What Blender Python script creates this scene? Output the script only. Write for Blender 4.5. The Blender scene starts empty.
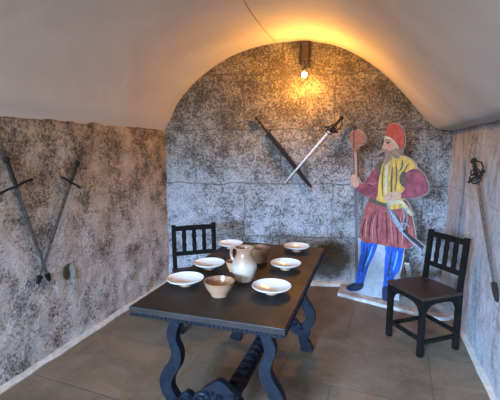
import bpy, bmesh, math, random
from mathutils import Vector, Matrix, noise
random.seed(7)
C = bpy.context.scene.collection
PI = math.pi
# ------------------------------------------------------------------ camera numbers (500x400 frame)
F = 380.0; H = 1.5
def n3(v): return Vector(v).normalized()
_Y = n3((123, -52, F)); _Z = n3((0, -F, -52)); _X = _Y.cross(_Z)
def ray(x, y):
    c = Vector((x-250, y-200, F)); return Vector((_X.dot(c), _Y.dot(c), _Z.dot(c)))
def on(x, y, P, n):
    r = ray(x, y); n = Vector(n); E = Vector((0, 0, H))
    return E + r*((Vector(P)-E).dot(n)/r.dot(n))
def at(x, y, z=0.0): return on(x, y, (0, 0, z), (0, 0, 1))
LX, RX = -2.178, 0.769
BA, BB = Vector((LX, 3.75, 0)), Vector((RX, 4.40, 0))
BD = (BB-BA).normalized(); BN = Vector((BD.y, -BD.x, 0))      # back wall direction, normal into the room
SP = 1.69                                                     # springing height

# ------------------------------------------------------------------ materials
class NT:
    def __init__(s, name, rough=.8, metal=0.0, spec=.5):
        m = bpy.data.materials.new(name); m.use_nodes = True
        s.m = m; s.t = m.node_tree; s.b = s.t.nodes['Principled BSDF']
        s.b.inputs['Roughness'].default_value = rough
        s.b.inputs['Metallic'].default_value = metal
        s.b.inputs['Specular IOR Level'].default_value = spec
        s.tc = s.t.nodes.new('ShaderNodeTexCoord')
    def n(s, t, **k):
        x = s.t.nodes.new(t)
        for a, v in k.items(): setattr(x, a, v)
        return x
    def l(s, a, b): s.t.links.new(a, b)
    def noise(s, scale, detail=6, rough=.6, vec=None, dist=0):
        x = s.n('ShaderNodeTexNoise'); x.inputs['Scale'].default_value = scale
        x.inputs['Detail'].default_value = detail; x.inputs['Roughness'].default_value = rough
        x.inputs['Distortion'].default_value = dist
        s.l(vec or s.tc.outputs['Object'], x.inputs['Vector']); return x.outputs['Fac']
    def ramp(s, fac, stops):
        x = s.n('ShaderNodeValToRGB'); e = x.color_ramp.elements
        while len(e) < len(stops): e.new(.5)
        for q, (p, c) in zip(e, stops):
            q.position = p; q.color = (c, c, c, 1) if isinstance(c, (int, float)) else (*c, 1)
        s.l(fac, x.inputs['Fac']); return x.outputs['Color']
    def mix(s, fac, a, b, mode='MIX'):
        x = s.n('ShaderNodeMix', data_type='RGBA', blend_type=mode)
        for sock, v in ((x.inputs[0], fac), (x.inputs[6], a), (x.inputs[7], b)):
            if hasattr(v, 'links'): s.l(v, sock)
            elif isinstance(v, (int, float)): sock.default_value = v
            else: sock.default_value = (*v, 1)
        return x.outputs[2]
    def math(s, op, a, b=0.0, c=None):
        x = s.n('ShaderNodeMath', operation=op)
        for i, v in enumerate((a, b)):
            if hasattr(v, 'links'): s.l(v, x.inputs[i])
            else: x.inputs[i].default_value = v
        x.use_clamp = False
        return x.outputs[0]
    def bump(s, hgt, strength=.5, dist=.01, prev=None):
        x = s.n('ShaderNodeBump'); x.inputs['Strength'].default_value = strength
        x.inputs['Distance'].default_value = dist; s.l(hgt, x.inputs['Height'])
        if prev: s.l(prev, x.inputs['Normal'])
        s.l(x.outputs['Normal'], s.b.inputs['Normal']); return x.outputs['Normal']
    def col(s, c):
        if hasattr(c, 'links'): s.l(c, s.b.inputs['Base Color'])
        else: s.b.inputs['Base Color'].default_value = (*c, 1)
        return s

def speck(name, ca, cb, scale=20, rough=.6, metal=0.0, bump=.2, bdist=.002, lo=.35, hi=.65, spec=.3, detail=6):
    t = NT(name, rough, metal, spec)
    f = t.noise(scale, detail, .65)
    t.col(t.mix(t.ramp(f, [(lo, 0.0), (hi, 1.0)]), ca, cb))
    if bump: t.bump(f, bump, bdist)
    return t.m

def stone(name, light, mid, dark, topdark, seed, joint_axis, zmid=1.35, patch=.5, lo=.50, hi_=.66, vscale=(1, 1, 1), joint=.8, stain=None):
    """old pitted limestone: pale ground, brown grime that clings to the pits, warm bulb light painted into the upper stone"""
    t = NT(name, .85, 0, .25)
    mp = t.n('ShaderNodeMapping'); mp.inputs['Location'].default_value = (seed, seed*.7, seed*.3)
    t.l(t.tc.outputs['Object'], mp.inputs['Vector']); v = mp.outputs['Vector']
    mp2 = t.n('ShaderNodeMapping'); mp2.inputs['Scale'].default_value = vscale; t.l(v, mp2.inputs['Vector']); v2 = mp2.outputs['Vector']
    sep = t.n('ShaderNodeSeparateXYZ'); t.l(t.tc.outputs['Object'], sep.inputs[0]); z = sep.outputs['Z']
    big = t.noise(1.3, 4, .6, v, .4); med = t.noise(7, 7, .72, v2); fine = t.noise(50, 6, .8, v2); wide = t.noise(3.2, 5, .6, v2)
    vo = t.n('ShaderNodeTexVoronoi'); vo.inputs['Scale'].default_value = 46; t.l(v, vo.inputs['Vector'])
    zz = t.math('ADD', z, t.math('MULTIPLY', t.math('SUBTRACT', big, .5), 1.2))
    hi = t.ramp(t.math('MULTIPLY', zz, .5), [(zmid/2-.22, 0.0), (zmid/2+.22, 1.0)])
    grime = t.math('ADD', t.math('MULTIPLY', med, .26), t.math('MULTIPLY', fine, .74))
    g2 = t.math('ADD', grime, t.math('MULTIPLY', t.math('SUBTRACT', wide, .5), patch))
    g3 = t.math('ADD', g2, t.math('MULTIPLY', hi, topdark))
    gm = t.ramp(g3, [(lo, 0.0), (hi_, 1.0)])
    base = t.mix(t.ramp(t.math('ADD', t.math('MULTIPLY', fine, .5), t.math('MULTIPLY', med, .5)), [(.38, 0.0), (.62, 1.0)]), light, mid)
    base = t.mix(hi, base, t.mix(1.0, base, (.86, .71, .50), 'MULTIPLY'))  # upper wall tinted warm: the glow of the bulb put into the colour
    c = t.mix(t.math('MULTIPLY', gm, .9), base, dark)
    ox = t.math('ADD', sep.outputs[joint_axis], t.math('MULTIPLY', t.math('SUBTRACT', wide, .5), .12))
    oz = t.math('ADD', t.math('ADD', z, -.53), t.math('MULTIPLY', t.math('SUBTRACT', wide, .5), .10))
    cm = t.n('ShaderNodeCombineXYZ'); t.l(ox, cm.inputs['X']); t.l(oz, cm.inputs['Y'])
    br = t.n('ShaderNodeTexBrick', offset=.43, squash=1.0)
    br.inputs['Scale'].default_value = 1; br.inputs['Mortar Size'].default_value = .011; br.inputs['Mortar Smooth'].default_value = .9
    br.inputs['Brick Width'].default_value = .93; br.inputs['Row Height'].default_value = .58
    br.inputs['Color1'].default_value = (0, 0, 0, 1); br.inputs['Color2'].default_value = (0, 0, 0, 1); br.inputs['Mortar'].default_value = (1, 1, 1, 1)
    t.l(cm.outputs[0], br.inputs['Vector'])
    if stain:
        vm = t.n('ShaderNodeVectorMath', operation='DISTANCE'); t.l(t.tc.outputs['Object'], vm.inputs[0]); vm.inputs[1].default_value = stain
        sd = t.math('ADD', vm.outputs['Value'], t.math('MULTIPLY', t.math('SUBTRACT', med, .5), .35))
        c = t.mix(t.ramp(sd, [(.17, .9), (.25, 0.0)]), c, (.065, .050, .022))
    jf = t.math('MULTIPLY', br.outputs['Fac'], t.ramp(med, [(.42, joint), (.62, .15)]))
    c = t.mix(jf, c, dark)
    t.col(c)
    h = t.math('SUBTRACT', t.math('ADD', fine, t.math('MULTIPLY', t.ramp(vo.outputs['Distance'], [(.05, 0.0), (.4, 1.0)]), .3)), t.math('MULTIPLY', gm, .5))
    b1 = t.bump(h, 1.0, .018)
    t.bump(med, .7, .03, b1)
    return t.m

M = {}
M['wall_left'] = stone('left_wall_stone', (.74, .67, .63), (.37, .32, .285), (.06, .048, .037), .05, 3.1, 'Y', 1.15, .55, .50, .64, joint=.3)
M['wall_back'] = stone('back_wall_stone', (.56, .57, .59), (.25, .255, .26), (.07, .057, .045), .062, 8.4, 'X', 1.45, .24, .50, .61, stain=tuple(on(330, 260, tuple(BA), tuple(BN))))
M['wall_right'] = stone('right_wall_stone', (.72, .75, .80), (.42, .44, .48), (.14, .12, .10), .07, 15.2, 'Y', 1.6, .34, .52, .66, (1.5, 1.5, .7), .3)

t = NT('vault_plaster', .85, 0, .2)
a = t.noise(1.1, 5, .55, None, .5); b = t.noise(14, 6, .7)
c = t.mix(t.ramp(a, [(.3, 0.0), (.7, 1.0)]), (.50, .46, .41), (.62, .585, .535))
c = t.mix(t.ramp(b, [(.58, 0.0), (.8, .5)]), c, (.50, .44, .37))
t.col(c); q = t.bump(t.noise(2.2, 4, .5), .35, .03); t.bump(b, .15, .003, q)
M['plaster'] = t.m

t = NT('floor_stone', .55, 0, .35)
mp = t.n('ShaderNodeMapping'); mp.inputs['Rotation'].default_value = (0, 0, .07); mp.inputs['Location'].default_value = (.35, .2, 0)
t.l(t.tc.outputs['Object'], mp.inputs['Vector'])
br = t.n('ShaderNodeTexBrick', offset=.37); br.inputs['Scale'].default_value = 1
br.inputs['Brick Width'].default_value = .95; br.inputs['Row Height'].default_value = .62
br.inputs['Mortar Size'].default_value = .006; br.inputs['Mortar Smooth'].default_value = .6
br.inputs['Color1'].default_value = (.20, .135, .088, 1); br.inputs['Color2'].default_value = (.150, .110, .076, 1); br.inputs['Mortar'].default_value = (.10, .082, .066, 1)
t.l(mp.outputs[0], br.inputs['Vector'])
g = t.noise(2.3, 6, .65, None, .6); k = t.noise(30, 6, .7)
c = t.mix(t.ramp(g, [(.38, 0.0), (.62, .75)]), br.outputs['Color'], (.085, .062, .040))
c = t.mix(t.ramp(t.noise(3.1, 5, .6, mp.outputs[0]), [(.5, 0.0), (.68, .55)]), c, (.20, .15, .11))
c = t.mix(t.ramp(k, [(.5, 0.0), (.8, .5)]), c, (.23, .185, .145))
t.col(c); q = t.bump(k, .35, .004); q = t.bump(g, .4, .02, q); t.bump(t.math('SUBTRACT', 1.0, br.outputs['Fac']), .5, .004, q)
M['floor'] = t.m
M['kerb'] = speck('pale_kerb_mortar', (.42, .37, .32), (.60, .54, .48), 18, .9, bump=.4)
M['plinth'] = speck('plinth_mortar', (.22, .21, .20), (.52, .51, .49), 7, .9, bump=.4, bdist=.006)
M['plinth_edge'] = speck('whitewashed_edge', (.34, .33, .32), (.58, .57, .55), 14, .9, bump=.4, bdist=.005)

t = NT('dark_table_wood', .45, 0, .28)
mp = t.n('ShaderNodeMapping'); mp.inputs['Scale'].default_value = (14, 1.1, 14); t.l(t.tc.outputs['Object'], mp.inputs['Vector'])
g = t.noise(3, 7, .65, mp.outputs[0], .8); k = t.noise(5, 5, .6)
c = t.mix(t.ramp(g, [(.3, 0.0), (.7, 1.0)]), (.008, .007, .007), (.026, .019, .015))
c = t.mix(t.ramp(k, [(.45, 0.0), (.75, .6)]), c, (.040, .029, .022))
t.col(c); t.l(t.ramp(k, [(.3, .42), (.7, .65)]), t.b.inputs['Roughness']); t.bump(g, .25, .003)
M['table'] = t.m
M['carved'] = speck('blackened_carved_wood', (.003, .0045, .008), (.008, .012, .020), 26, .5, spec=.2, bump=.5, bdist=.004)
M['chair'] = speck('black_chair_wood', (.004, .0035, .003), (.012, .009, .0075), 22, .7, bump=.2, spec=.1)
M['seat'] = speck('brown_seat_wood', (.026, .015, .012), (.044, .027, .020), 16, .42, bump=.2)
M['iron'] = speck('dark_iron', (.010, .009, .008), (.035, .028, .022), 40, .65, .3, bump=.5)
M['aged_blade'] = speck('tarnished_blade', (.09, .095, .09), (.21, .21, .195), 30, .42, .65, bump=.3)
M['grey_blade'] = speck('grey_steel_blade', (.09, .095, .09), (.19, .19, .18), 30, .4, .6, bump=.3)
M['bright_blade'] = speck('bright_blade', (.45, .44, .42), (.72, .70, .66), 30, .35, .45, bump=.1)
M['scabbard'] = speck('dark_leather', (.007, .006, .006), (.018, .015, .013), 40, .75, bump=.3)
def glaze(name, base, rimc, z0, z1, wob=.02, rough=.25):
    t = NT(name, rough, 0, .5)
    sep = t.n('ShaderNodeSeparateXYZ'); t.l(t.tc.outputs['Object'], sep.inputs[0])
    zz = t.math('ADD', sep.outputs['Z'], t.math('MULTIPLY', t.math('SUBTRACT', t.noise(18, 4, .6), .5), wob))
    mr = t.n('ShaderNodeMapRange'); mr.inputs['From Min'].default_value = z0; mr.inputs['From Max'].default_value = z1; t.l(zz, mr.inputs['Value'])
    f = t.noise(60, 5, .7)
    c = t.mix(mr.outputs[0], base, rimc); c = t.mix(t.ramp(f, [(.5, 0.0), (.8, .3)]), c, (.30, .20, .13))
    t.col(c); t.bump(f, .08, .001); return t.m
M['plate'] = glaze('white_glaze', (.50, .38, .28), (.70, .69, .67), .010, .022, .004, .22)
M['tan'] = glaze('tan_glaze', (.36, .21, .125), (.32, .16, .085), .05, .08, .03, .3)
M['tan_in'] = speck('brown_glaze_inside', (.20, .10, .055), (.36, .20, .12), 30, .15, bump=.05)
M['brown'] = speck('brown_earthenware', (.20, .10, .055), (.36, .20, .11), 25, .35, bump=.1)
M['orange'] = speck('orange_earthenware', (.42, .22, .12), (.58, .34, .20), 25, .35, bump=.1)
M['jug'] = glaze('jug_glaze', (.45, .36, .29), (.30, .165, .10), .095, .15, .06, .3)
M['lampwood'] = speck('old_lamp_board', (.05, .035, .025), (.14, .09, .055), 30, .7, bump=.4)
M['cable'] = speck('brown_cable', (.16, .10, .06), (.25, .16, .10), 30, .7, bump=0)
t = NT('lit_bulb_glass', .2); t.col((1, .8, .45)); t.b.inputs['Emission Color'].default_value = (1, .66, .25, 1); t.b.inputs['Emission Strength'].default_value = 40
M['bulb'] = t.m
M['outdoor_ground'] = speck('courtyard_ground', (.3, .28, .25), (.4, .38, .34), 4, .9, bump=0)
def paint(name, ca, cb, cc, scale=26, stretch=(1, 1, 1), rough=.55):
    t = NT(name, rough, 0, .3)
    mp = t.n('ShaderNodeMapping'); mp.inputs['Scale'].default_value = stretch; t.l(t.tc.outputs['Object'], mp.inputs['Vector'])
    f = t.noise(scale, 5, .65, mp.outputs[0], .5); g = t.noise(scale*2.1, 5, .7, mp.outputs[0])
    c = t.mix(t.ramp(f, [(.36, 0.0), (.66, 1.0)]), ca, cb); c = t.mix(t.ramp(g, [(.56, 0.0), (.72, .55)]), c, cc)
    t.col(c); t.bump(f, .25, .004); return t.m
P = {}
P['red'] = paint('madder_red_paint', (.40, .10, .085), (.15, .030, .032), (.62, .27, .21), 15, (1.5, 1, .7))
P['sleeve'] = paint('wine_sleeve_paint', (.33, .07, .08), (.13, .026, .045), (.52, .19, .17), 18, (1, 1, .8))
P['yellow'] = paint('ochre_paint', (.68, .42, .07), (.34, .21, .06), (.80, .62, .22), 16, (1.7, 1, .5))
P['cream'] = paint('cream_paint', (.60, .52, .34), (.36, .29, .18), (.75, .68, .50), 24)
P['blue'] = paint('blue_stocking_paint', (.020, .12, .55), (.010, .035, .22), (.14, .38, .80), 14, (1.6, 1, .5))
P['hat'] = paint('red_cap_paint', (.50, .075, .04), (.26, .04, .03), (.66, .20, .12), 22, (1.4, 1, .8))
P['skin'] = paint('skin_paint', (.58, .34, .24), (.42, .22, .15), (.68, .46, .35), 30)
P['beard'] = paint('grey_brown_beard_paint', (.32, .21, .13), (.17, .11, .07), (.52, .41, .29), 45)
P['moss'] = paint('olive_brown_paint', (.12, .085, .05), (.055, .040, .03), (.28, .20, .11), 24)
P['shoe'] = paint('dark_shoe_paint', (.02, .03, .07), (.012, .015, .03), (.06, .08, .14), 24)
P['ground'] = paint('pale_backing_paint', (.36, .39, .44), (.25, .27, .31), (.46, .49, .53), 9)
P['edge'] = paint('raw_board_edge', (.50, .46, .40), (.38, .34, .29), (.6, .56, .5), 20)
P['staff'] = paint('red_brown_staff_paint', (.20, .07, .05), (.11, .04, .03), (.36, .16, .11), 30, (3, 3, .5))
P['staffhead'] = paint('orange_staff_head_paint', (.34, .15, .09), (.18, .07, .05), (.46, .28, .19), 40)
P['dark'] = paint('dark_line_paint', (.035, .03, .035), (.02, .018, .02), (.07, .06, .06), 30)
P['steel'] = paint('painted_steel', (.30, .33, .38), (.17, .19, .23), (.56, .58, .60), 30)

# ------------------------------------------------------------------ object helpers
def tag(o, label, cat, group=None, kind=None):
    if label: o['label'] = label
    if cat: o['category'] = cat
    if group: o['group'] = group
    if kind: o['kind'] = kind
    return o
def thing(name, label, cat, mat=None, group=None):
    o = bpy.data.objects.new(name, None); C.objects.link(o); o.empty_display_size = .05
    if mat is not None: o.matrix_world = mat
    return tag(o, label, cat, group)
def obj(name, bm, m, parent=None, smooth=False, bevel=0, label=None, angle=40, mat=None):
    bmesh.ops.recalc_face_normals(bm, faces=bm.faces)
    me = bpy.data.meshes.new(name); bm.to_mesh(me); bm.free()
    for x in (m if isinstance(m, (list, tuple)) else [m]): me.materials.append(x)
    o = bpy.data.objects.new(name, me); C.objects.link(o)
    if parent: o.parent = parent
    if mat is not None: o.matrix_world = mat
    if smooth:
        me.polygons.foreach_set('use_smooth', [True]*len(me.polygons))
        me.set_sharp_from_angle(angle=math.radians(angle))
    if bevel:
        b = o.modifiers.new('bevel', 'BEVEL'); b.width = bevel; b.segments = 2; b.limit_method = 'ANGLE'; b.angle_limit = math.radians(35)
    if label: o['label'] = label
    return o
def frame(o, x, y, z):
    m = Matrix((x, y, z)).transposed().to_4x4(); m.translation = o; return m
def base(x, y, z, rz=0): return Matrix.Translation((x, y, z)) @ Matrix.Rotation(rz, 4, 'Z')
def box(bm, c, s, mat=None):
    r = bmesh.ops.create_cube(bm, size=1)['verts']
    for v in r:
        v.co = Vector((v.co.x*s[0]+c[0], v.co.y*s[1]+c[1], v.co.z*s[2]+c[2]))
        if mat: v.co = mat @ v.co
    return r
def bar(bm, a, b, w, d, up=(0, 0, 1)):
    """rectangular bar from a to b; w across, d along 'up'"""
    a, b = Vector(a), Vector(b); t = (b-a).normalized(); u = Vector(up)
    s = t.cross(u).normalized(); u = s.cross(t)
    vs = [bm.verts.new(p + s*i*w/2 + u*j*d/2) for p in (a, b) for i, j in ((-1, -1), (1, -1), (1, 1), (-1, 1))]
    for f in ((0, 1, 2, 3), (4, 5, 6, 7), (0, 1, 5, 4), (1, 2, 6, 5), (2, 3, 7, 6), (3, 0, 4, 7)): bm.faces.new([vs[i] for i in f])
def tube(bm, pts, rad, seg=10, cap=True):
    pts = [Vector(p) for p in pts]; n = len(pts)
    rad = rad if isinstance(rad, (list, tuple)) else [rad]*n
    rings = []; up = None
    for i, p in enumerate(pts):
        t = (pts[min(i+1, n-1)]-pts[max(i-1, 0)]).normalized()
        if up is None: up = Vector((0, 0, 1)) if abs(t.z) < .9 else Vector((1, 0, 0))
        s = t.cross(up).normalized(); up = s.cross(t).normalized()
        rings.append([bm.verts.new(p + (s*math.cos(a*2*PI/seg)+up*math.sin(a*2*PI/seg))*rad[i]) for a in range(seg)])
    for a, b in zip(rings, rings[1:]):
        for i in range(seg): bm.faces.new((a[i], a[(i+1) % seg], b[(i+1) % seg], b[i]))
    if cap: bm.faces.new(rings[0][::-1]); bm.faces.new(rings[-1])
def lathe(bm, prof, seg=40, c=(0, 0, 0)):
    rings = []
    for r, z in prof:
        if r < 1e-5: rings.append([bm.verts.new((c[0], c[1], z+c[2]))])
        else: rings.append([bm.verts.new((c[0]+r*math.cos(2*PI*i/seg), c[1]+r*math.sin(2*PI*i/seg), z+c[2])) for i in range(seg)])
    for a, b in zip(rings, rings[1:]):
        for i in range(seg):
            j = (i+1) % seg
            if len(a) == 1 and len(b) == 1: continue
            if len(a) == 1: bm.faces.new((a[0], b[j], b[i]))
            elif len(b) == 1: bm.faces.new((a[i], a[j], b[0]))
            else: bm.faces.new((a[i], a[j], b[j], b[i]))
def prism(bm, pts, y0, y1, f=lambda a, b, y: (a, y, b)):
    """closed outline pts (a,b) extruded from depth y0 to y1"""
    A = [bm.verts.new(f(a, b, y0)) for a, b in pts]; B = [bm.verts.new(f(a, b, y1)) for a, b in pts]
    fa = [bm.faces.new(A), bm.faces.new(B[::-1])]
    for i in range(len(pts)):
        j = (i+1) % len(pts); bm.faces.new((A[i], B[i], B[j], A[j]))
    for q in fa: q.normal_update()
    bmesh.ops.triangulate(bm, faces=fa, ngon_method='EAR_CLIP')
def smooth_loop(pts, k=3, closed=True):
    n = len(pts); out = []
    for i in range(n if closed else n-1):
        p = [Vector((*(pts[(i+d) % n] if closed else pts[min(max(i+d, 0), n-1)]), 0)) for d in (-1, 0, 1, 2)]
        for s in range(k):
            u = s/k
            q = .5*((2*p[1])+(-p[0]+p[2])*u+(2*p[0]-5*p[1]+4*p[2]-p[3])*u*u+(-p[0]+3*p[1]-3*p[2]+p[3])*u**3)
            out.append((q.x, q.y))
    if not closed: out.append(tuple(pts[-1]))
    return out
def ribbon(cl, w):
    """outline of a band of width w(i) about an open centre line"""
    L, R = [], []; n = len(cl)
    for i, p in enumerate(cl):
        a, b = cl[max(i-1, 0)], cl[min(i+1, n-1)]
        t = Vector((b[0]-a[0], b[1]-a[1])).normalized(); ww = (w[i] if isinstance(w, list) else w)/2
        L.append((p[0]-t.y*ww, p[1]+t.x*ww)); R.append((p[0]+t.y*ww, p[1]-t.x*ww))
    return L + R[::-1]
def fbm(p, sc, oc=4):
    return noise.fractal(Vector(p)*sc, .9, 2.1, oc)

# ------------------------------------------------------------------ the room
def wall_grid(name, o, d, n, length, height, mat, amp, seed, topjit=.02, step=.022, topfn=None):
    bm = bmesh.new(); nu = int(length/step); nv = int(height/step); V = []
    for i in range(nu+1):
        row = []
        u = length*i/nu
        top = topfn(u) if topfn else height
        top += topjit*(fbm((u*3+seed, seed, 0), 2.2, 5))
        for j in range(nv+1):
            z = top*j/nv
            p = Vector(o)+Vector(d)*u+Vector((0, 0, z))
            q = p+Vector((seed, seed, seed))
            a = amp*(.8*fbm(q, 2.0, 3)+.35*fbm(q, 11, 4))
            a = max(-.02, min(a, .022))
            row.append(bm.verts.new(p+Vector(n)*a))
        V.append(row)
    for i in range(nu):
        for j in range(nv): bm.faces.new((V[i][j], V[i+1][j], V[i+1][j+1], V[i][j+1]))
    # thickness behind the face
    back = -.25
    edge = [r[-1] for r in V]; bt = [bm.verts.new(v.co+Vector(n)*back) for v in edge]
    for i in range(nu): bm.faces.new((edge[i], edge[i+1], bt[i+1], bt[i]))
    w = obj(name, bm, mat, smooth=True, angle=60)
    w['kind'] = 'structure'; return w
Y0 = -2.6
wall_grid('wall_left', (LX, Y0, 0), (0, 1, 0), (1, 0, 0), 3.85-Y0, SP+.005, M['wall_left'], .013, 2.3, .018)
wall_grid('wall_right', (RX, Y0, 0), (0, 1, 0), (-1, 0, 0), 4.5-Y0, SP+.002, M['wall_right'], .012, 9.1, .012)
# profile of the vault measured across the room
prof = [(LX-.012, 1.60), (LX-.008, 1.69), (-2.125, 1.80), (-2.075, 1.905), (-1.985, 2.045), (-1.79, 2.245), (-1.526, 2.42), (-1.267, 2.52), (-1.013, 2.572), (-.712, 2.586),
        (-.463, 2.556), (-.264, 2.476), (-.015, 2.325), (.239, 2.090), (.445, 1.856), (.60, 1.705), (.70, 1.683), (RX+.02, 1.675)]
prof = smooth_loop(prof, 5, False)
def vault_z(x):
    for (a, b), (c, d) in zip(prof, prof[1:]):
        if a <= x <= c: return b+(d-b)*(x-a)/(c-a+1e-9)
    return 1.69
bm = bmesh.new(); V = []
ys = [Y0+.02+(4.75-Y0)*i/110 for i in range(111)]
for y in ys:
    row = []
    for i, (x, z) in enumerate(prof):
        q = Vector((x, y, z)); s = .010*fbm(q, 1.3, 3)
        k = min(1, i/8, (len(prof)-1-i)/8)
        row.append(bm.verts.new((x, y, z+s*k)))
    V.append(row)
for a, b in zip(V, V[1:]):
    for i in range(len(prof)-1): bm.faces.new((a[i], a[i+1], b[i+1], b[i]))
o = obj('ceiling', bm, M['plaster'], smooth=True, angle=80); o['kind'] = 'structure'
# back wall, arch shaped: runs up past the vault
wl = (BB-BA).length
wall_grid('wall_back', BA-BD*.03, BD, BN, wl+.06, 2.62, M['wall_back'], .012, 5.7, 0,
          topfn=lambda u: vault_z(max(LX+.001, min(RX, (BA+BD*(u-.03)).x)))+.05)
# front wall (behind the camera) with the doorway and the window the daylight comes through
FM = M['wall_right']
def slab(name, x0, x1, z0, z1, y=Y0, th=.3, mat=FM):
    bm = bmesh.new(); box(bm, ((x0+x1)/2, y-th/2, (z0+z1)/2), (x1-x0, th, z1-z0))
    o = obj(name, bm, mat); o['kind'] = 'structure'; return o
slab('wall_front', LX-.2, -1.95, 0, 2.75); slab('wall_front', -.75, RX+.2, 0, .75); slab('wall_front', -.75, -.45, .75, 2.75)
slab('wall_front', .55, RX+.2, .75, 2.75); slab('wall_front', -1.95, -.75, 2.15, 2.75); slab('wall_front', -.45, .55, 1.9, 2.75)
# floor
bm = bmesh.new(); nx, ny = 60, 130; V = []
for i in range(nx+1):
    V.append([])
    for j in range(ny+1):
        x = LX-.05+(RX-LX+.1)*i/nx; y = Y0+(4.6-Y0)*j/ny
        V[-1].append(bm.verts.new((x, y, -.002+.0025*fbm((x, y, 0), 2.5, 3))))
for i in range(nx):
    for j in range(ny): bm.faces.new((V[i][j], V[i+1][j], V[i+1][j+1], V[i][j+1]))
o = obj('floor', bm, M['floor'], smooth=True); o['kind'] = 'structure'
bm = bmesh.new(); box(bm, (-.7, Y0-4.3, -.06), (14, 8.6, .1)); o = obj('floor', bm, M['outdoor_ground']); o['kind'] = 'structure'
# pale mortar fillets along the foot of the walls
def kerb(name, a, b, n, w, h, seed):
    bm = bmesh.new(); a, b, n = Vector(a), Vector(b), Vector(n); L = (b-a).length; d = (b-a)/L; k = int(L/.06); R = []
    for i in range(k+1):
        p = a+d*L*i/k; ww = w*(1+.18*fbm((i*.3+seed, 0, 0), 1, 3)); hh = h*(1+.2*fbm((i*.4+seed, 3, 0), 1, 3))
        R.append([bm.verts.new(p+n*x+Vector((0, 0, z))) for x, z in ((-.04, -.01), (-.04, hh), (ww*.8, hh), (ww, hh*.5), (ww, -.01))])
    for r, s in zip(R, R[1:]):
        for q in range(4): bm.faces.new((r[q], s[q], s[q+1], r[q+1]))
    o = obj(name, bm, M['kerb'], smooth=True, angle=50); o['kind'] = 'structure'; return o
kerb('baseboard_left', (LX, Y0, 0), (LX, 3.8, 0), (1, 0, 0), .062, .014, 1)
kerb('baseboard_right', (RX, Y0, 0), (RX, 4.4, 0), (-1, 0, 0), .034, .012, 5)
kerb('baseboard_back', BA, BA+BD*2.05, BN, .075, .030, 9)
# low mortar plinth the painted figure stands on
PT = .030
pl = [(-.285, 3.83), (.10, 3.68), (.43, 3.56), (.60, 3.505), (.70, 3.55), (.76, 3.62), (.77, 4.42), (-.27, 4.19), (-.275, 4.02)]
bm = bmesh.new(); prism(bm, pl, -.01, PT, lambda a, b, y: (a, b, y))
for f in bm.faces: f.material_index = 0 if abs(f.normal.z) > .5 else 1
bm.normal_update()
for f in bm.faces: f.material_index = 0 if abs(f.normal.z) > .5 else 1
o = obj('trim_1', bm, [M['plinth'], M['plinth_edge']], bevel=.006); o['kind'] = 'structure'

# ------------------------------------------------------------------ table
TX0, TX1, TY0, TY1, TZ = -1.066, -.314, 1.45, 2.80, .76
cx, cy = (TX0+TX1)/2, (TY0+TY1)/2
tb = thing('trestle_table', 'long dark wooden trestle table with carved wavy legs in the middle of the room', 'table', base(cx, cy, 0))
W, Ln = TX1-TX0, TY1-TY0
bm = bmesh.new()
nb = 1
for i in range(nb):
    x0 = -W/2+W*i/nb; box(bm, (x0+W/nb/2, 0, TZ-.015), (W/nb-.0012, Ln-.004, .03))
obj('tabletop', bm, M['table'], tb, bevel=.003)
bm = bmesh.new()      # moulded, beaded rim below the boards
for s in (-1, 1):
    box(bm, (0, s*(Ln/2-.012), TZ-.036), (W-.01, .020, .016)); box(bm, (s*(W/2-.012), 0, TZ-.036), (.020, Ln-.03, .016))
def bead(x, y):
    m = Matrix.Translation((x, y, TZ-.036)); bmesh.ops.create_icosphere(bm, subdivisions=1, radius=.0085, matrix=m)
for i in range(34):
    x = -W/2+.015+(W-.03)*i/33
    bead(x, -Ln/2+.003); bead(x, Ln/2-.003)
for i in range(58):
    y = -Ln/2+.02+(Ln-.04)*i/57
    bead(-W/2+.003, y); bead(W/2-.003, y)
obj('beaded_edge', bm, M['carved'], tb, smooth=True, angle=50)
def trestle_y(end, z): return (1.66 if end < 0 else 2.67)-cy
for s in (-1, 1):       # cross battens that hold the trestles
    bm = bmesh.new(); box(bm, (0, trestle_y(s, 0), TZ-.0385), (W-.14, .07, .017)); obj('batten', bm, M['carved'], tb, bevel=.004)
legc = [(.225, .727), (.225, .69), (.236, .63), (.262, .555), (.256, .50), (.238, .445), (.250, .385), (.285, .33), (.305, .275), (.298, .225), (.268, .18), (.248, .14), (.248, .10), (.268, .055), (.285, .0)]
legw = [.075, .058, .050, .056, .046, .056, .064, .068, .070, .068, .064, .056, .058, .075, .095]
cl = smooth_loop(legc, 4, False)
wl_ = []
for i in range(len(legw)-1): wl_ += [legw[i]+(legw[i+1]-legw[i])*k/4 for k in range(4)]
wl_.append(legw[-1])
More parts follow.
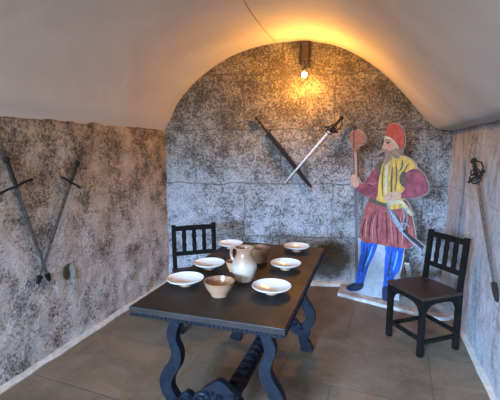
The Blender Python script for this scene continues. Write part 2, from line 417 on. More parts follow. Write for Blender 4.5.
for end in (-1, 1):
    for s in (-1, 1):
        bm = bmesh.new()
        out = [(s*a, b) for a, b in ribbon(cl, wl_)]
        prism(bm, out, -.024, .024, lambda a, b, y: (a, trestle_y(end, b)+y, b))
        lg = obj('leg', bm, M['carved'], tb)
    bm = bmesh.new()    # carved crosspiece: scrolls and shell
    top = [(-.30, .155), (-.24, .19), (-.19, .235), (-.14, .215), (-.10, .265), (-.055, .30), (0, .335), (.055, .30), (.10, .265), (.14, .215), (.19, .235), (.24, .19), (.30, .155)]
    bot = [(.29, .10), (.2, .12), (.13, .155), (.07, .145), (0, .11), (-.07, .145), (-.13, .155), (-.2, .12), (-.29, .10)]
    prism(bm, smooth_loop(top+bot, 3), -.018, .018, lambda a, b, y: (a, trestle_y(end, b)+y, b))
    for i in range(46):
        a = -.26+.52*random.random(); zc = .15+(.13*(1-abs(a)/.28))*random.random()+.02
        for sd in (-1, 1):
            bmesh.ops.create_icosphere(bm, subdivisions=1, radius=.011+.009*random.random(), matrix=Matrix.Translation((a, trestle_y(end, zc)+sd*.019, zc)))
    for sx in (-1, 1):
        tube(bm, [(sx*(.09+.045*math.cos(k*.6)*(1-k/16)), trestle_y(end, .22)-end*-.024, .215+.045*math.sin(k*.6)*(1-k/16)) for k in range(14)], .009, 6)
    obj('carved_crosspiece', bm, M['carved'], tb, smooth=True, angle=40)
bm = bmesh.new()    # long carved stretcher between the trestles, scalloped along its upper edge
y0, y1 = trestle_y(-1, 0)+.018, trestle_y(1, 0)-.018; n = 14
up = [(y0+(y1-y0)*i/(n*6), .185+.024*abs(math.sin(PI*i/6))**.6) for i in range(n*6+1)]
lo = [(y0+(y1-y0)*i/(n*6), .085-.010*abs(math.sin(PI*i/12))) for i in range(n*6+1)]
prism(bm, up+lo[::-1], -.022, .022, lambda p, q, x: (x, p, q))
for i in range(n):
    yy = y0+(y1-y0)*(i+.5)/n
    for sx in (-1, 1):
        bmesh.ops.create_icosphere(bm, subdivisions=2, radius=.024, matrix=Matrix.Translation((sx*.016, yy, .178)))
        bmesh.ops.create_icosphere(bm, subdivisions=1, radius=.013, matrix=Matrix.Translation((sx*.020, yy+.03, .135)))
obj('carved_stretcher', bm, M['carved'], tb, smooth=True, angle=40)

# ------------------------------------------------------------------ pottery
def plate_parts(root, r):
    k = r/.095
    bm = bmesh.new()
    lathe(bm, [(0, .014), (.024, .0195), (.045*k, .0225), (.070*k, .0285), (.088*k, .036), (.0945*k, .041), (.096*k, .039), (.090*k, .0325), (.070*k, .0235), (.045*k, .018), (.030, .016), (0, .016)], 56)
    obj('dish', bm, M['plate'], root, smooth=True, angle=50)
    bm = bmesh.new(); lathe(bm, [(.020, .017), (.024, .017), (.025, .006), (.030, 0), (.022, 0), (.020, .006), (.020, .017)], 40)
    obj('foot_ring', bm, M['tan'], root, smooth=True)
plates = [
 (184, 284.5, .0945, 'white footed plate at the near left of the table, left of the tan bowl'),
 (270, 292.5, .0955, 'white footed plate on the table nearest the camera, right of the jug'),
 (208, 268.2, .0905, 'white footed plate in the middle of the left row on the table'),
 (284, 268.5, .089, 'white footed plate in the middle of the right row of the table'),
 (229, 247.6, .088, 'white footed plate at the far left of the table, next to the far chair back'),
 (295, 250.6, .088, 'white footed plate at the far right corner of the table'),
]
for x, y, r, lab in plates:
    p = at(x+1.5, y+.6, TZ)
    r_ = thing('plate', lab, 'plate', base(p.x, p.y, TZ+.0005), 'white plates laid on the table'); r_.scale = (1.055,)*3; plate_parts(r_, r)
def bowl(name, lab, px, py, r, h, rb, mo, mi, fluted=False):
    p = at(px, py, TZ); root = thing(name, lab, 'bowl', base(p.x, p.y, TZ+.0005)); root.scale = (1.055,)*3
    bm = bmesh.new()
    lathe(bm, [(0, .006), (rb*.8, .006), (rb*.85, 0), (rb, 0), (rb*1.02, .008), (rb+(r-rb)*.45, h*.35), (rb+(r-rb)*.85, h*.7), (r*.985, h*.93), (r*1.02, h*.97), (r*1.02, h), (r*.955, h)], 48)
    obj('bowl_body', bm, mo, root, smooth=True, angle=60)
    bm = bmesh.new(); lathe(bm, [(r*.957, h), (r*.93, h*.9), (rb+(r-rb)*.75, h*.65), (rb+(r-rb)*.3, h*.32), (rb*.75, .012), (0, .010)], 48)
    obj('glazed_inside', bm, mi, root, smooth=True, angle=60, label='glossy brown inside')
    return root
bowl('bowl', 'tan glazed bowl with brown inside standing in front of the jug', 219.5, 295, .073, .072, .040, M['tan'], M['tan_in'])
bowl('bowl', 'small orange brown cup-like bowl half hidden behind the left of the jug', 234.5, 271, .048, .058, .030, M['orange'], M['tan_in'])
bowl('bowl', 'tall brown earthenware bowl standing behind the jug', 259.5, 261.5, .064, .092, .045, M['brown'], M['tan_in'])
p = at(244.3, 280.5, TZ)
jg = thing('jug', 'pale earthenware jug with terracotta neck and a loop handle, in the middle of the table', 'jug', base(p.x, p.y, TZ+.0005, -.2)); jg.scale = (1.02, 1.02, .99)
bm = bmesh.new()
jp = [(0, .004), (.040, 0), (.046, .002), (.049, .012), (.062, .040), (.070, .070), (.0695, .095), (.060, .122), (.049, .142), (.0425, .158), (.042, .172), (.046, .186), (.050, .193), (.048, .196), (.043, .190), (.038, .172), (.038, .155), (.046, .138), (.055, .12), (.062, .09), (.058, .05), (.03, .015), (0, .012)]
lathe(bm, jp, 56)
for v in bm.verts:      # pinch a pouring lip on the right
    if v.co.z > .165:
        a = math.atan2(v.co.y, v.co.x); k = (v.co.z-.165)/.03
        g = math.exp(-(a/.45)**2); v.co.x += .014*k*g; v.co.z += .006*k*g
obj('jug_body', bm, M['jug'], jg, smooth=True, angle=60)
bm = bmesh.new()
hp = smooth_loop([(-.043, .178), (-.060, .186), (-.078, .176), (-.084, .150), (-.078, .122), (-.062, .108)], 4, False)
tube(bm, [(a, 0, b) for a, b in hp], .0085, 10); obj('handle', bm, M['jug'], jg, smooth=True)

# ------------------------------------------------------------------ chairs
def chair(root, w=.36, d=.36, sh=.455, bh=.85, slats=3, seatm=None):
    lw = .038
    for sx in (-1, 1):
        bm = bmesh.new(); box(bm, (sx*w/2, -d/2, (sh-.025)/2), (lw, lw, sh-.025)); obj('leg', bm, M['chair'], root, bevel=.003)
        bm = bmesh.new()
        bar(bm, (sx*w/2, d/2, 0), (sx*w/2, d/2, sh), lw, lw, (0, 1, 0)); bar(bm, (sx*w/2, d/2, sh-.002), (sx*w/2, d/2+.035, bh), lw*.95, lw*.85, (0, 1, 0))
        pass
        obj('rear_post', bm, M['chair'], root, bevel=.003)
    bm = bmesh.new(); box(bm, (0, -.008, sh-.0125), (w+.055, d+.03, .025))
    for v in bm.verts:
        pass
    obj('seat', bm, seatm or M['seat'], root, bevel=.004, label='brown wooden seat board')
    # aprons with curved brackets
    def apron(f, L):
        h0 = sh-.026; x = L/2-lw/2+.002
        pts = [(-x, h0), (x, h0), (x, h0-.115), (x-.012, h0-.10), (x-.028, h0-.070), (x-.055, h0-.048), (x-.085, h0-.040), (0, h0-.036),
               (-x+.085, h0-.040), (-x+.055, h0-.048), (-x+.028, h0-.070), (-x+.012, h0-.10), (-x, h0-.115)]
        bm = bmesh.new(); prism(bm, pts, -.009, .009, f); obj('apron', bm, M['chair'], root)
    apron(lambda a, b, y: (a, -d/2+y, b), w); apron(lambda a, b, y: (a, d/2+y, b), w)
    apron(lambda a, b, y: (-w/2+y, a, b), d); apron(lambda a, b, y: (w/2+y, a, b), d)
    for z, pts in ((.125, ((-w/2, -d/2), (w/2, -d/2))), (.105, ((-w/2, -d/2), (-w/2, d/2))), (.105, ((w/2, -d/2), (w/2, d/2))), (.135, ((-w/2, d/2), (w/2, d/2)))):
        bm = bmesh.new(); bar(bm, (*pts[0], z), (*pts[1], z), .020, .030); obj('stretcher', bm, M['chair'], root, bevel=.002)
    def yb(z): return d/2+.035*(z-sh)/(bh-sh)
    bm = bmesh.new(); zt = bh-.030
    top = [(-w/2, zt+.014), (-w/4, zt+.017), (0, zt+.018), (w/4, zt+.017), (w/2, zt+.014), (w/2, zt-.024), (-w/2, zt-.024)]
    prism(bm, top, -.012, .012, lambda a, b, y: (a, yb(b)+y, b)); obj('top_rail', bm, M['chair'], root, bevel=.003)
    zl = sh+.125
    bm = bmesh.new(); bar(bm, (-w/2, yb(zl), zl), (w/2, yb(zl), zl), .022, .036); obj('lower_rail', bm, M['chair'], root, bevel=.003)
    for i in range(slats):
        x = -w/2+w*(i+1)/(slats+1); bm = bmesh.new()
        zs = [zl+.012+(zt-.018-zl-.012)*k/10 for k in range(11)]
        ws = [.036, .034, .034, .040, .036, .030, .036, .040, .034, .034, .036]
        prism(bm, ribbon([(x, z) for z in zs], ws), -.007, .007, lambda a, b, y: (a, yb(b)+y, b)); obj('back_slat', bm, M['chair'], root, bevel=.002)
def chair_at(p, f, lab, group, **k):
    f = Vector(f).normalized()   # facing direction; chair front is local -Y
    root = thing('wooden_chair', lab, 'chair', base(p[0], p[1], 0, math.atan2(f.x, -f.y)), group); chair(root, **k); return root
chair_at((.418, 3.065), (-.80, -.60), 'black wooden chair with brown seat standing alone by the right wall', None, w=.335, d=.335)
chair_at((-1.375, 2.85), (.60, -.80), 'black slatted chair pushed against the far left side of the table, mostly hidden', None, w=.355, d=.30, bh=.835)

# ------------------------------------------------------------------ swords
def sword_frame(pt, pp, n):
    y = pp-pt; L = y.length; y /= L; n = Vector(n); n = (n-y*n.dot(y)).normalized(); x = y.cross(n); return frame(pt, x, y, n), L
def blade_bm(L, w, th, tip=.08, taper=.6):
    bm = bmesh.new(); secs = [(0, .04), (tip*.5, .35), (tip, taper)] + [(tip+(L-tip)*i/6, taper+(1-taper)*i/6) for i in range(1, 7)]; R = []
    for y, k in secs: R.append([bm.verts.new(q) for q in ((-w/2*k, y, 0), (0, y, th/2), (w/2*k, y, 0), (0, y, -th/2))])
    for a, b in zip(R, R[1:]):
        for i in range(4): bm.faces.new((a[i], a[(i+1) % 4], b[(i+1) % 4], b[i]))
    bm.faces.new(R[0]); bm.faces.new(R[-1]); return bm
def sword(lab, tip, pom, P0, n, off, bladem, w=.035, hilt=.17, guard=.16, style='cross', darktip=0, gtilt=0, hm=None, group=None, face=None):
    hm = hm or M['iron']
    Q0 = Vector(P0)+Vector(n)*off; pt = on(*tip, Q0, n); pp = on(*pom, Q0, n)
    m, L = sword_frame(pt, pp, n if face is None else face); root = thing('sword', lab, 'sword', m, group)
    bl = L-hilt
    b = obj('blade', blade_bm(bl, w, .008), bladem, root)
    if darktip:
        bm = bmesh.new(); prism(bm, smooth_loop([(-.007, -.012), (.007, -.012), (w*.48, darktip*.5), (w*.40, darktip), (-w*.40, darktip), (-w*.48, darktip*.5)], 3), -.008, .008, lambda a, c, y: (a, c, y))
        obj('chape', bm, M['iron'], root, bevel=.002)
    bm = bmesh.new(); tube(bm, [(0, bl+(hilt-.03)*i/8, .006) for i in range(9)], [.010, .012, .014, .0125, .0145, .013, .0145, .012, .010], 10); obj('grip', bm, hm, root, smooth=True)
    bm = bmesh.new(); bmesh.ops.create_icosphere(bm, subdivisions=3, radius=.024, matrix=Matrix.Translation((0, L-.012, .006)) @ Matrix.Diagonal((1, 1, .7, 1))); obj('pommel', bm, hm, root, smooth=True)
    bm = bmesh.new()
    if style == 'cross':
        g = [(-guard/2, bl+gtilt*-guard/2, .006), (-guard/4, bl+gtilt*-guard/4+.004, .006), (0, bl, .006), (guard/4, bl+gtilt*guard/4+.004, .006), (guard/2, bl+gtilt*guard/2, .006)]
        tube(bm, g, [.010, .008, .011, .008, .010], 8)
    else:
        tube(bm, [(-guard/2, bl-.02, .008), (-guard/4, bl+.004, .010), (0, bl, .010), (guard/4, bl+.002, .010), (guard/2, bl+.03, .008)], [.010, .007, .010, .007, .010], 8)
        for k, (rr, yy, zz) in enumerate(((.045, bl+.005, .012), (.034, bl-.03, .014), (.030, bl+.045, .014))):
            tube(bm, [(rr*math.cos(q*PI/8), yy+rr*.55*math.sin(q*PI/8), zz+.010*math.sin(q*PI/8)) for q in range(17)], .0055, 6)
        tube(bm, [(.03, bl+.01, .012), (.058, bl+.05, .014), (.052, bl+.11, .012), (.012, bl+hilt-.02, .008)], .0055, 6)
    obj('guard', bm, hm, root, smooth=True)
    return root
G1 = 'swords hung on the walls'
Lp = (LX, 0, 0); Ln_ = (1, 0, 0)
sword('tarnished sword on the left wall slanting down to the right, hilt at far left', (49, 279), (5, 158), Lp, Ln_, .018, M['aged_blade'], .036, .19, .26, darktip=.045, group=G1)
sword('tarnished sword on the left wall with round pommel, slanting down to the left', (38, 282), (77, 162), Lp, Ln_, .034, M['aged_blade'], .040, .17, .20, darktip=.045, group=G1)
Bn = tuple(BN)
sword('bright straight sword with ornate dark hilt on the back wall beside the painted staff', (284, 184), (342, 117), tuple(BA), Bn, .048, M['bright_blade'], .032, .17, .14, style='basket', group=G1)
# dark sheathed sword: thin hilt upper left, broad scabbard
pt = on(311, 187, tuple(BA), Bn)+BN*.028; pp = on(256, 118, tuple(BA), Bn)+BN*.028
m, L = sword_frame(pt, pp, BN); root = thing('sword', 'black sheathed sword on the back wall crossing under the bright one', 'sword', m, G1)
bm = bmesh.new(); hl = .21
prism(bm, ribbon([(0, (L-hl)*i/10) for i in range(11)], [.022, .040, .044, .045, .046, .047, .047, .048, .047, .046, .044]), -.009, .009, lambda a, c, y: (a, c, y)); obj('scabbard', bm, M['scabbard'], root, bevel=.004)
bm = bmesh.new(); tube(bm, [(0, L-hl+(hl-.01)*i/8, 0) for i in range(9)], [.011, .010, .011, .010, .011, .009, .009, .008, .008], 8); obj('grip', bm, M['iron'], root, smooth=True)
bm = bmesh.new(); tube(bm, [(-.045, L-hl-.02, .004), (-.02, L-hl+.003, .006), (0, L-hl, .006), (.02, L-hl+.003, .006), (.045, L-hl+.02, .004)], .007, 8); obj('guard', bm, M['iron'], root, smooth=True)
bm = bmesh.new(); bmesh.ops.create_icosphere(bm, subdivisions=2, radius=.013, matrix=Matrix.Translation((0, L-.005, 0))); obj('pommel', bm, M['iron'], root, smooth=True)
sword('long rapier hanging point down on the right wall with curled guard and dark tip', (496.5, 299), (474, 160), (RX, 0, 0), (-1, 0, 0), .066, M['grey_blade'], .030, .17, .12, style='basket', darktip=.10, group=G1, face=(-.55, -.85, 0))

# chipped patch low on the left wall
pc = on(68, 272, Lp, Ln_)
rt = thing('wall_chip', 'small dark chip with a pale blue fleck low on the left wall under the swords', 'wall patch', frame(pc+Vector((.002, 0, 0)), Vector((0, 1, 0)), Vector((0, 0, 1)), Vector((1, 0, 0))))
def wpoly(pts, z0, z1, m, nm, **k):
    q = [((on(x, y, Lp, Ln_)-pc).y, (on(x, y, Lp, Ln_)-pc).z) for x, y in pts]
    bm = bmesh.new(); prism(bm, smooth_loop(q, 3), z0, z1, lambda a, b, y: (a, b, y)); return obj(nm, bm, m, rt, **k)
wpoly([(66.5, 265), (69, 263.5), (67.5, 268), (69, 274), (67.5, 279), (65, 279.5), (62.5, 273), (63, 268)], -.02, .012, speck('raw_brown_core', (.045, .036, .018), (.10, .08, .04), 30), 'dark_core')
wpoly([(69, 264), (72.5, 266), (74, 271), (73, 277), (69.5, 279), (69.4, 274), (68, 268)], -.02, .010, speck('pale_blue_fleck', (.26, .38, .46), (.38, .48, .54), 20), 'pale_fleck')

# ------------------------------------------------------------------ painted standing figure (flat cut-out board with its strut)
_f1, _f2 = at(352, 291.5, .03), at(390, 301, .03); FO = Vector(((_f1.x+_f2.x)/2, (_f1.y+_f2.y)/2, 0)); FD = Vector((_f2.x-_f1.x, _f2.y-_f1.y, 0)).normalized(); FN = Vector((FD.y, -FD.x, 0))
fm = frame(Vector((FO.x, FO.y, PT)), FD, -FN, Vector((0, 0, 1)))     # local x right, -y towards camera, z up
fig = thing('painted_figure_cutout', 'life-size cut-out board painted as a bearded man in red cap, yellow jerkin and blue stockings', 'painted figure', fm)
def fp(x, y):
    p = on(x, y, tuple(FO), tuple(FN)); return ((p-FO).dot(FD), p.z-PT)
lay = [0]
back = bmesh.new()
def pnt(name, pts, m, y=None, th=.004, k=3, edge=True, grow=.0045, label=None, parent=None):
    q = smooth_loop([fp(*p) for p in pts], k)
    q = [(a, max(b, 0.0)) for a, b in q]
    lay[0] += 1
    y = y if y is not None else lay[0]
    bm = bmesh.new(); prism(bm, q, -.010-y*.0012-th, -.006, lambda a, b, yy: (a, yy, b))
    if edge:
        A = sum(q[i][0]*q[(i+1) % len(q)][1]-q[(i+1) % len(q)][0]*q[i][1] for i in range(len(q))); sg = 1 if A > 0 else -1
        g = []
        for i in range(len(q)):
            a, b = q[i-1], q[(i+1) % len(q)]; t = Vector((b[0]-a[0], b[1]-a[1])); t = t.normalized() if t.length > 1e-6 else Vector((1, 0))
            g.append((q[i][0]+sg*t.y*grow, max(0, q[i][1]-sg*t.x*grow)))
        prism(back, g, -.0098-.0001*lay[0], .004+.0001*lay[0], lambda a, b, yy: (a, yy, b))
    o = obj(name, bm, m, parent or fig, bevel=0, label=label); return o
pnt('ground_panel', [(359, 238), (385, 242), (403, 243), (404, 256), (400, 275), (399, 300), (372, 296), (345, 291), (352, 280), (357, 262)], P['ground'], 0, .001, 1)
# staff
P['shaft'] = paint('grey_brown_shaft_paint', (.15, .14, .15), (.08, .07, .075), (.26, .24, .25), 30, (3, 3, .5))
P['pale_shaft'] = paint('pale_shaft_paint', (.42, .30, .25), (.28, .19, .16), (.5, .42, .38), 30, (3, 3, .5))
pnt('staff', [(353.4, 144), (357.8, 144), (358.2, 176), (354.2, 176)], P['pale_shaft'], 1, .006, 1, grow=.004, label='pale upper staff')
pnt('staff', [(354.6, 176), (358.0, 176), (358.3, 230), (358.6, 289), (356, 289), (355.6, 230)], P['shaft'], 1, .006, 1, grow=.003, label='grey brown lower staff')
pnt('staff_line', [(353.4, 145), (354.6, 145), (355.4, 176), (354.2, 176)], P['staff'], 2, .006, 1, edge=False)
pnt('staff_line', [(357.2, 146), (358.8, 146), (359.2, 176), (357.8, 176)], P['staff'], 2, .006, 1, edge=False)
sh_ = pnt('staff_head', [(351.5, 134), (354, 131), (358, 130), (363, 132.5), (366, 137), (366, 142), (363, 145), (359.5, 145.5), (358.6, 149), (357, 152), (354.5, 152), (353.6, 147), (352, 143), (351, 138)], P['staffhead'], 3, .010)
pnt('staff_head_groove', [(354.6, 131), (355.4, 131), (355.2, 148), (354.2, 148)], P['dark'], 4, .010, 1, edge=False)
pnt('staff_finial', [(355, 125.2), (357, 127), (356.2, 130.5), (354.4, 130.5), (353.4, 127)], P['dark'], 4, .008, edge=False)
# legs and shoes
pnt('stocking', [(363, 238), (378, 239), (377, 248), (373, 258), (369, 266), (366, 276), (363, 284), (356.5, 284), (358, 274), (359.5, 264), (361.5, 253)], P['blue'], 3, .012, label='bright blue stocking')
pnt('stocking', [(387, 242), (404, 243), (403.5, 253), (402, 262), (400, 270), (394.5, 277), (393, 289), (384, 289), (385, 276), (385.5, 262), (386.5, 252)], P['blue'], 3, .012, label='bright blue stocking')
pnt('shoe', [(349, 284.5), (355, 282.5), (360, 283), (364, 282.5), (363, 288), (357, 290.5), (350, 290), (347, 287)], P['shoe'], 6, .010)
pnt('shoe', [(384, 286), (392, 286), (393, 293), (391, 299), (387, 301), (383.5, 299), (383, 292)], P['shoe'], 6, .010)
# skirt
pnt('skirt', [(371, 198), (388, 200), (406, 200), (411, 211), (414, 224), (416, 240), (411, 247.5), (400, 247), (386, 245), (374, 242.5), (366, 242), (361, 237), (361.5, 226), (365, 213)], P['red'], 6, .014, label='dark red pleated skirt')
for xs in ((376, 204, 372, 238), (383, 206, 382, 240), (391, 208, 393, 243), (400, 212, 404, 243)):
    x0, y0, x1, y1 = xs
    pnt('pleat', [(x0, y0), (x0+1.2, y0), ((x0+x1)/2+1.8, (y0+y1)/2), (x1+2.2, y1), (x1, y1), ((x0+x1)/2, (y0+y1)/2)], P['sleeve'], 7, .017, 2, edge=False)
# torso
pnt('jerkin', [(388, 157), (396, 156), (403, 155.5), (411, 159), (417, 165), (415, 170), (408, 174), (405.5, 181), (406, 190), (404, 200), (398, 205), (388, 203), (378, 200.5), (379, 190), (380, 180), (382, 171), (384, 164)], P['yellow'], 8, .014, label='ochre yellow jerkin')
pnt('undersleeve', [(378.5, 164), (384.5, 160.5), (383.5, 168), (381.8, 177), (380, 187), (378.5, 198), (374, 199), (373, 190), (373.5, 176)], P['moss'], 9, .012, label='olive brown shoulder flap')
pnt('placket', [(388, 160), (390.6, 160), (389, 176), (388.6, 197), (386.4, 197), (386, 176)], P['cream'], 9, .016, 2, edge=False)
pnt('placket', [(393, 168), (394.2, 168), (393.4, 184), (393.8, 196), (392.4, 196), (391.8, 182)], P['moss'], 9, .016, 2, edge=False)
pnt('armhole', [(401, 176), (404, 171), (408, 173), (410, 179), (408, 187), (404, 186), (401, 182)], P['moss'], 9, .017, edge=False)
# sleeves
pnt('sleeve', [(379, 168), (374, 171), (369, 178), (364, 183.5), (358.5, 182), (356, 186.5), (360, 191.5), (367, 195.5), (374, 198.5), (378.5, 196), (379.5, 184)], P['sleeve'], 10, .014, label='wine red sleeve')
pnt('sleeve', [(406.5, 174.5), (411, 170), (417, 168.5), (422, 171.5), (426.5, 178), (429, 186), (428.5, 191.5), (423, 195.5), (413, 198), (401, 197.5), (399.5, 194), (405, 191), (407.5, 184)], P['sleeve'], 10, .016, label='wine red sleeve')
pnt('hand', [(353.6, 175), (356.5, 174.5), (359, 178), (361, 183), (358.5, 187), (355.4, 187), (353, 183), (352.6, 179)], P['skin'], 11, .014)
for i in range(4):
    yy = 176.5+i*2.5; pnt('finger', [(352.4, yy), (355, yy-.9), (357.6, yy-.3), (357.6, yy+1.3), (355, yy+1.2), (352.6, yy+1.4)], P['skin'], 12, .017, 2, edge=False)
pnt('hand', [(402, 192.5), (402, 197.5), (397, 199.5), (390, 200), (385.5, 198.5), (386, 196), (391, 192.5), (396, 191.5)], P['skin'], 12, .015)
for i in range(4):
    yy = 193.8+i*1.6; xx = 387-abs(i-1.5)*-.6
    pnt('finger', [(xx-1.6, yy+1.2), (xx+1, yy-.2), (xx+5, yy-.8), (xx+5.2, yy+.5), (xx+1, yy+1.3), (xx-1.4, yy+2)], P['skin'], 13, .018, 2, edge=False)
def stroke(pts, w, m, y, nm='fold'):
    q = smooth_loop([fp(*p) for p in pts], 4, False); n = len(q); bm = bmesh.new()
    prism(bm, ribbon(q, [w*(.25+.75*math.sin(PI*(i+.5)/n)) for i in range(n)]), -.010-.0012*y-.016, -.012, lambda a, b, yy: (a, yy, b)); obj(nm, bm, m, fig)
P['deep'] = paint('deep_wine_paint', (.085, .02, .028), (.05, .014, .018), (.13, .03, .04), 30)
P['rose'] = paint('rose_highlight_paint', (.50, .22, .20), (.40, .15, .14), (.6, .32, .28), 30)
for pts in ([(411, 173), (417, 180), (420, 189)], [(408, 180), (412, 188), (409, 194)], [(420, 173), (424, 181), (425, 190)], [(368, 184), (372, 188), (377, 187)], [(362, 186), (368, 192), (375, 195)], [(374, 174), (371, 179), (368, 181)],
            [(374, 212), (371, 226), (370, 239)], [(380, 210), (378, 226), (379, 241)], [(387, 212), (388, 228), (388, 243)], [(395, 214), (398, 230), (399, 245)], [(405, 214), (408, 228), (409, 243)], [(367, 218), (364, 228), (364, 237)]):
    stroke(pts, .012, P['deep'], 8)
for pts in ([(414, 172), (420, 180), (422.5, 190)], [(404, 190), (412, 192), (420, 192)], [(370, 182), (374, 184), (378, 182)], [(377, 214), (374, 228), (374, 240)], [(391, 214), (393, 230), (393.5, 243)], [(401, 214), (403.5, 230), (404, 244)], [(369, 216), (367, 228), (367, 238)]):
    stroke(pts, .009, P['rose'], 9)
for pts in ([(385, 166), (383.5, 180), (384, 196)], [(397, 160), (398, 176), (396, 191)], [(404, 160), (403, 167), (400, 172)], [(410, 163), (407, 168), (405, 172)]):
    stroke(pts, .011, P['moss'], 9)
for pts in ([(369, 246), (367, 258), (363, 272)], [(393, 250), (391, 262), (389, 276)]):
    stroke(pts, .014, P['shoe'], 5)
for pts in ([(374, 245), (370, 257), (366, 266)], [(399, 250), (397, 260), (394, 270)]):
    stroke(pts, .012, paint('light_blue_highlight_paint', (.18, .42, .80), (.1, .3, .7), (.3, .5, .85)), 5)
# waist: belt, sash, sword
pnt('belt', [(371, 197.5), (379, 200.5), (388, 203), (398, 204), (406, 201.5), (406.5, 204.5), (398, 207.5), (388, 206.5), (378, 204), (370.5, 201)], P['moss'], 12, .016, label='dark belt')
pnt('sash', [(390, 200.5), (398, 199.5), (404.5, 201), (409, 206), (412, 211), (414.5, 214), (413, 215.5), (408.5, 212), (404.5, 207.5), (397, 207), (391, 208.5), (388.5, 204)], P['cream'], 13, .017, label='cream knotted sash')
pnt('pouch', [(391, 204), (404, 203.5), (404.6, 207.6), (391.4, 209)], P['yellow'], 14, .019, 1, edge=False)
sw = pnt('painted_scabbard', [(402.2, 226.5), (405.5, 229), (414, 236.8), (424.5, 246), (423, 249), (412, 240.2), (404, 233), (400.8, 229.5)], P['dark'], 14, .016, 1, label='black scabbard')
pnt('scabbard_highlight', [(401, 229.8), (402, 229), (412.2, 239), (423, 248), (422.4, 249.4), (411.8, 240.8)], P['steel'], 15, .018, 1, edge=False)
pnt('painted_hilt', [(388, 203), (389.8, 203), (397, 214), (403, 225), (405, 229), (402, 230.5), (398, 225), (393, 215)], P['steel'], 14, .018, 2, edge=False)
def loop(pts, w, nm='hilt_loop', m=None):
    pts = smooth_loop([fp(*p) for p in pts], 4, False); bm = bmesh.new(); lay[0] += 1
    prism(bm, ribbon(pts, w), -.010-.0012*15-.02, -.008, lambda a, b, yy: (a, yy, b)); obj(nm, bm, m or P['steel'], fig)
loop([(389, 204), (390, 211), (394, 219), (400, 226)], .007)
loop([(404, 207), (406, 214), (405, 221), (403, 228)], .009)
loop([(407, 208), (409, 216), (408, 223), (405, 229)], .006)
loop([(397, 226), (401, 223.5), (407, 223), (410.5, 226)], .010)
loop([(391, 208), (398, 216), (403, 224)], .005, m=P['dark'])
# head
pnt('hair', [(395, 142), (400, 145), (402.4, 149), (402.6, 154), (400, 158.5), (396, 158), (394.5, 150)], P['beard'], 9, .014)
pnt('face', [(386.4, 136.4), (390, 136.8), (394, 139.5), (396.8, 143), (397, 149), (395.5, 155), (391.5, 156.5), (387.6, 154), (386.2, 150.3), (384.8, 148.2), (383.2, 147.2), (384.6, 144.5), (385.6, 141.5), (385.4, 139)], P['skin'], 10, .014)
pnt('beard', [(386.5, 149.6), (389.5, 150.2), (393, 150.6), (394.5, 150), (396.6, 149), (396, 153.5), (393, 159), (390, 162.5), (386.5, 165.5), (385.5, 163), (386.5, 158.5), (386.2, 153.5)], P['beard'], 12, .015)
pnt('moustache', [(388.5, 148.6), (388, 150.6), (384, 152.4), (380.5, 154.5), (377.4, 153.2), (381, 151.4), (384.6, 149)], P['beard'], 13, .017, 2, edge=False)
pnt('eye', [(387.4, 142.4), (389.6, 141.6), (391.6, 142.4), (389.6, 143.8)], P['dark'], 13, .015, 2, edge=False)
pnt('eyebrow', [(386.4, 140.6), (389.6, 139.2), (393, 140.8), (392.6, 141.6), (389.4, 140.4), (386.6, 141.6)], P['beard'], 13, .016, 2, edge=False)
pnt('ear', [(394.4, 143.2), (396.6, 143.4), (397, 146.4), (395.6, 148.6), (394.2, 146.6)], P['skin'], 13, .018, 2, edge=False)
pnt('cheek', [(388.2, 145.4), (391, 144.8), (392.6, 146.6), (390.8, 148.6), (388.4, 147.8)], paint('ruddy_cheek_paint', (.62, .24, .17), (.5, .2, .15), (.66, .34, .25)), 12, .0165, 3, edge=False)
pnt('cap', [(389.2, 125.6), (393.5, 123.8), (398.5, 124.6), (402.6, 128), (405, 134), (405.6, 141), (404.2, 147), (401, 149.6), (399.2, 146.5), (396.4, 142.4), (392, 138.6), (387.4, 136.6), (388, 131)], P['hat'], 12, .016, label='tall red cap')
pnt('cap_band', [(387, 136), (392.4, 138), (397, 142), (400.2, 147.6), (399, 148.6), (395.6, 143.4), (391.6, 139.8), (386.6, 137.6)], P['cream'], 13, .018, 3, edge=False, label='pale fur band')
obj('board_backing', back, P['edge'], fig, label='pale sawn edge of the board')
# strut behind the board
bm = bmesh.new(); inv = fm.inverted()
a0 = on(401, 246, tuple(FO-FN*.03), tuple(FN)); 
bar(bm, inv @ a0, inv @ Vector((.36, 4.20, PT+.004)), .045, .016, (0, 1, 0))
obj('support_strut', bm, P['edge'], fig)
bm = bmesh.new(); bar(bm, Vector((.33, .005, .40)), inv @ Vector((.47, 4.20, PT+.004)), .045, .016, (0, 1, 0)); obj('support_strut', bm, P['edge'], fig)

# ------------------------------------------------------------------ lamp on the back wall
def bw(x, y, off=0): return on(x, y, tuple(BA+BN*off), Bn)
pb = bw(304.5, 62)
lm = thing('wall_lamp', 'bare glowing bulb on an old dark bracket at the crown of the back wall', 'lamp', frame(pb, BD, -BN, Vector((0, 0, 1))))
inv = lm.matrix_world.inverted()
def bl_(x, y, off): return inv @ bw(x, y, off)
for nm, x0, x1, y0, y1, d0, d1, mt in (('backboard', 299.5, 309.5, 42.5, 62, -.01, .030, 'lampwood'), ('bracket_bar', 308, 310, 42.5, 68, .03, .055, 'iron'), ('bracket_bar', 300.5, 302, 44, 66, .03, .05, 'iron')):
    a, b = bl_(x0, y1, 0), bl_(x1, y0, 0)
    bm = bmesh.new(); box(bm, ((a.x+b.x)/2, -(d0+d1)/2, (a.z+b.z)/2), (b.x-a.x, d1-d0, b.z-a.z)); obj(nm, bm, M[mt], lm, bevel=.003)
bc = bl_(304.3, 74.5, .20)
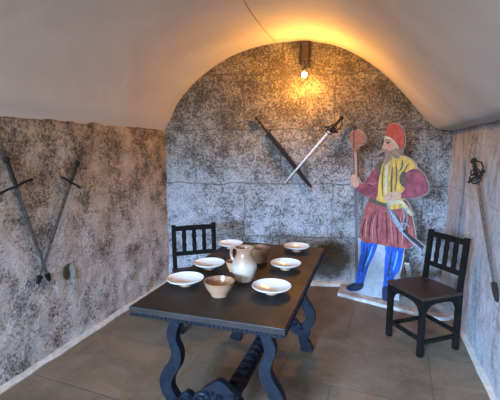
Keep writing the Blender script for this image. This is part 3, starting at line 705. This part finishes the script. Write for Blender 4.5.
bm = bmesh.new(); tube(bm, [(bc.x, -.025, bc.z+.075), (bc.x, -.06, bc.z+.078), (bc.x, bc.y-.002, bc.z+.068), (bc.x, bc.y, bc.z+.05)], .006, 8); obj('arm', bm, M['iron'], lm, smooth=True)
bm = bmesh.new(); lathe(bm, [(0, .062), (.014, .060), (.019, .052), (.019, .026), (.015, .020), (0, .020)], 20, bc); obj('socket', bm, M['iron'], lm, smooth=True)
bm = bmesh.new(); lathe(bm, [(0, -.030), (.012, -.028), (.022, -.018), (.026, -.004), (.023, .010), (.014, .022), (.012, .030), (0, .030)], 24, bc); bo = obj('bulb', bm, M['bulb'], lm, smooth=True, label='glowing warm bulb')
bo.visible_shadow = True
# cable below the lamp, running down the wall
bm = bmesh.new(); pts = [inv.inverted() @ Vector((bc.x, -.028, bc.z+.09))]+[bw(305-.02*(y-80)+.5*math.sin(y*.3), y, .022) for y in range(78, 128, 4)]
tube(bm, pts[1:], .003, 6); tag(obj('cable', bm, M['cable'], smooth=True), 'thin brown cable running down the back wall below the lamp', 'cable')
bm = bmesh.new(); pts = []
for i in range(24):
    u = i/23; y = 4.0-2.6*u; x = -1.00+.0*u-.10*math.sin(u*3)+.32*u
    pts.append((x, y, vault_z(x)+.010*fbm((x, y, vault_z(x)), 1.3, 3)-.006))
tube(bm, pts, .003, 6); tag(obj('cable', bm, M['cable'], smooth=True), 'thin brown cable along the crown of the vault ceiling', 'cable')

# ------------------------------------------------------------------ light
def area(name, loc, rot, sx, sy, power, col, spread=PI):
    l = bpy.data.lights.new(name, 'AREA'); l.shape = 'RECTANGLE'; l.size = sx; l.size_y = sy; l.spread = spread; l.energy = power; l.color = col
    o = bpy.data.objects.new(name, l); o.location = loc; o.rotation_euler = rot; C.objects.link(o); return o
# the patch of open sky seen from inside through the doorway and the window
area('sky_daylight', (-2.0, -6.6, 2.75), (PI/2-.16, 0, -.22), 4.6, 1.5, 1500, (.36, .62, 1), 1.9)
def bulb_light(loc, power, col):
    l = bpy.data.lights.new('bulb_light', 'POINT'); l.energy = power; l.color = col; l.shadow_soft_size = .03
    o = bpy.data.objects.new('bulb_light', l); C.objects.link(o); o.location = loc
bulb_light(lm.matrix_world @ (Vector(bc)+Vector((0, -.045, -.03))), 25, (1, .42, .06))
# added bulb, unseen behind the camera, to warm and brighten the vault
l2 = thing('added_fill_bulb', 'added unseen warm bulb behind the viewpoint, brightening the vault', 'lamp', base(-.7, -1.1, 2.30))
bm = bmesh.new(); tube(bm, [(0, 0, .29), (0, 0, .05)], .004, 6); obj('cord', bm, M['cable'], l2)
bm = bmesh.new(); lathe(bm, [(0, .062), (.014, .060), (.019, .052), (.019, .026), (.015, .020), (0, .020)], 20); obj('socket', bm, M['iron'], l2, smooth=True)
bm = bmesh.new(); lathe(bm, [(0, -.030), (.012, -.028), (.022, -.018), (.026, -.004), (.023, .010), (.014, .022), (0, .030)], 24); obj('bulb', bm, M['bulb'], l2, smooth=True)
bulb_light((-.7, -1.1, 2.22), 60, (1, .82, .56))
w = bpy.data.worlds.new('sky'); bpy.context.scene.world = w; w.use_nodes = True
w.node_tree.nodes['Background'].inputs[0].default_value = (.62, .78, 1, 1); w.node_tree.nodes['Background'].inputs[1].default_value = .6

# ------------------------------------------------------------------ camera
cam = bpy.data.cameras.new('camera'); cam.sensor_width = 36; cam.lens = F/500*36; cam.clip_start = .02
co = bpy.data.objects.new('camera', cam); C.objects.link(co)
cr = Vector((_X.x, _Y.x, _Z.x)); cd = Vector((_X.y, _Y.y, _Z.y)); cf = Vector((_X.z, _Y.z, _Z.z))
co.matrix_world = frame(Vector((0, 0, H)), cr, -cd, -cf)
S = bpy.context.scene; S.camera = co
S.view_settings.view_transform = 'Standard'; S.view_settings.look = 'None'; S.view_settings.exposure = .68; S.view_settings.gamma = 1
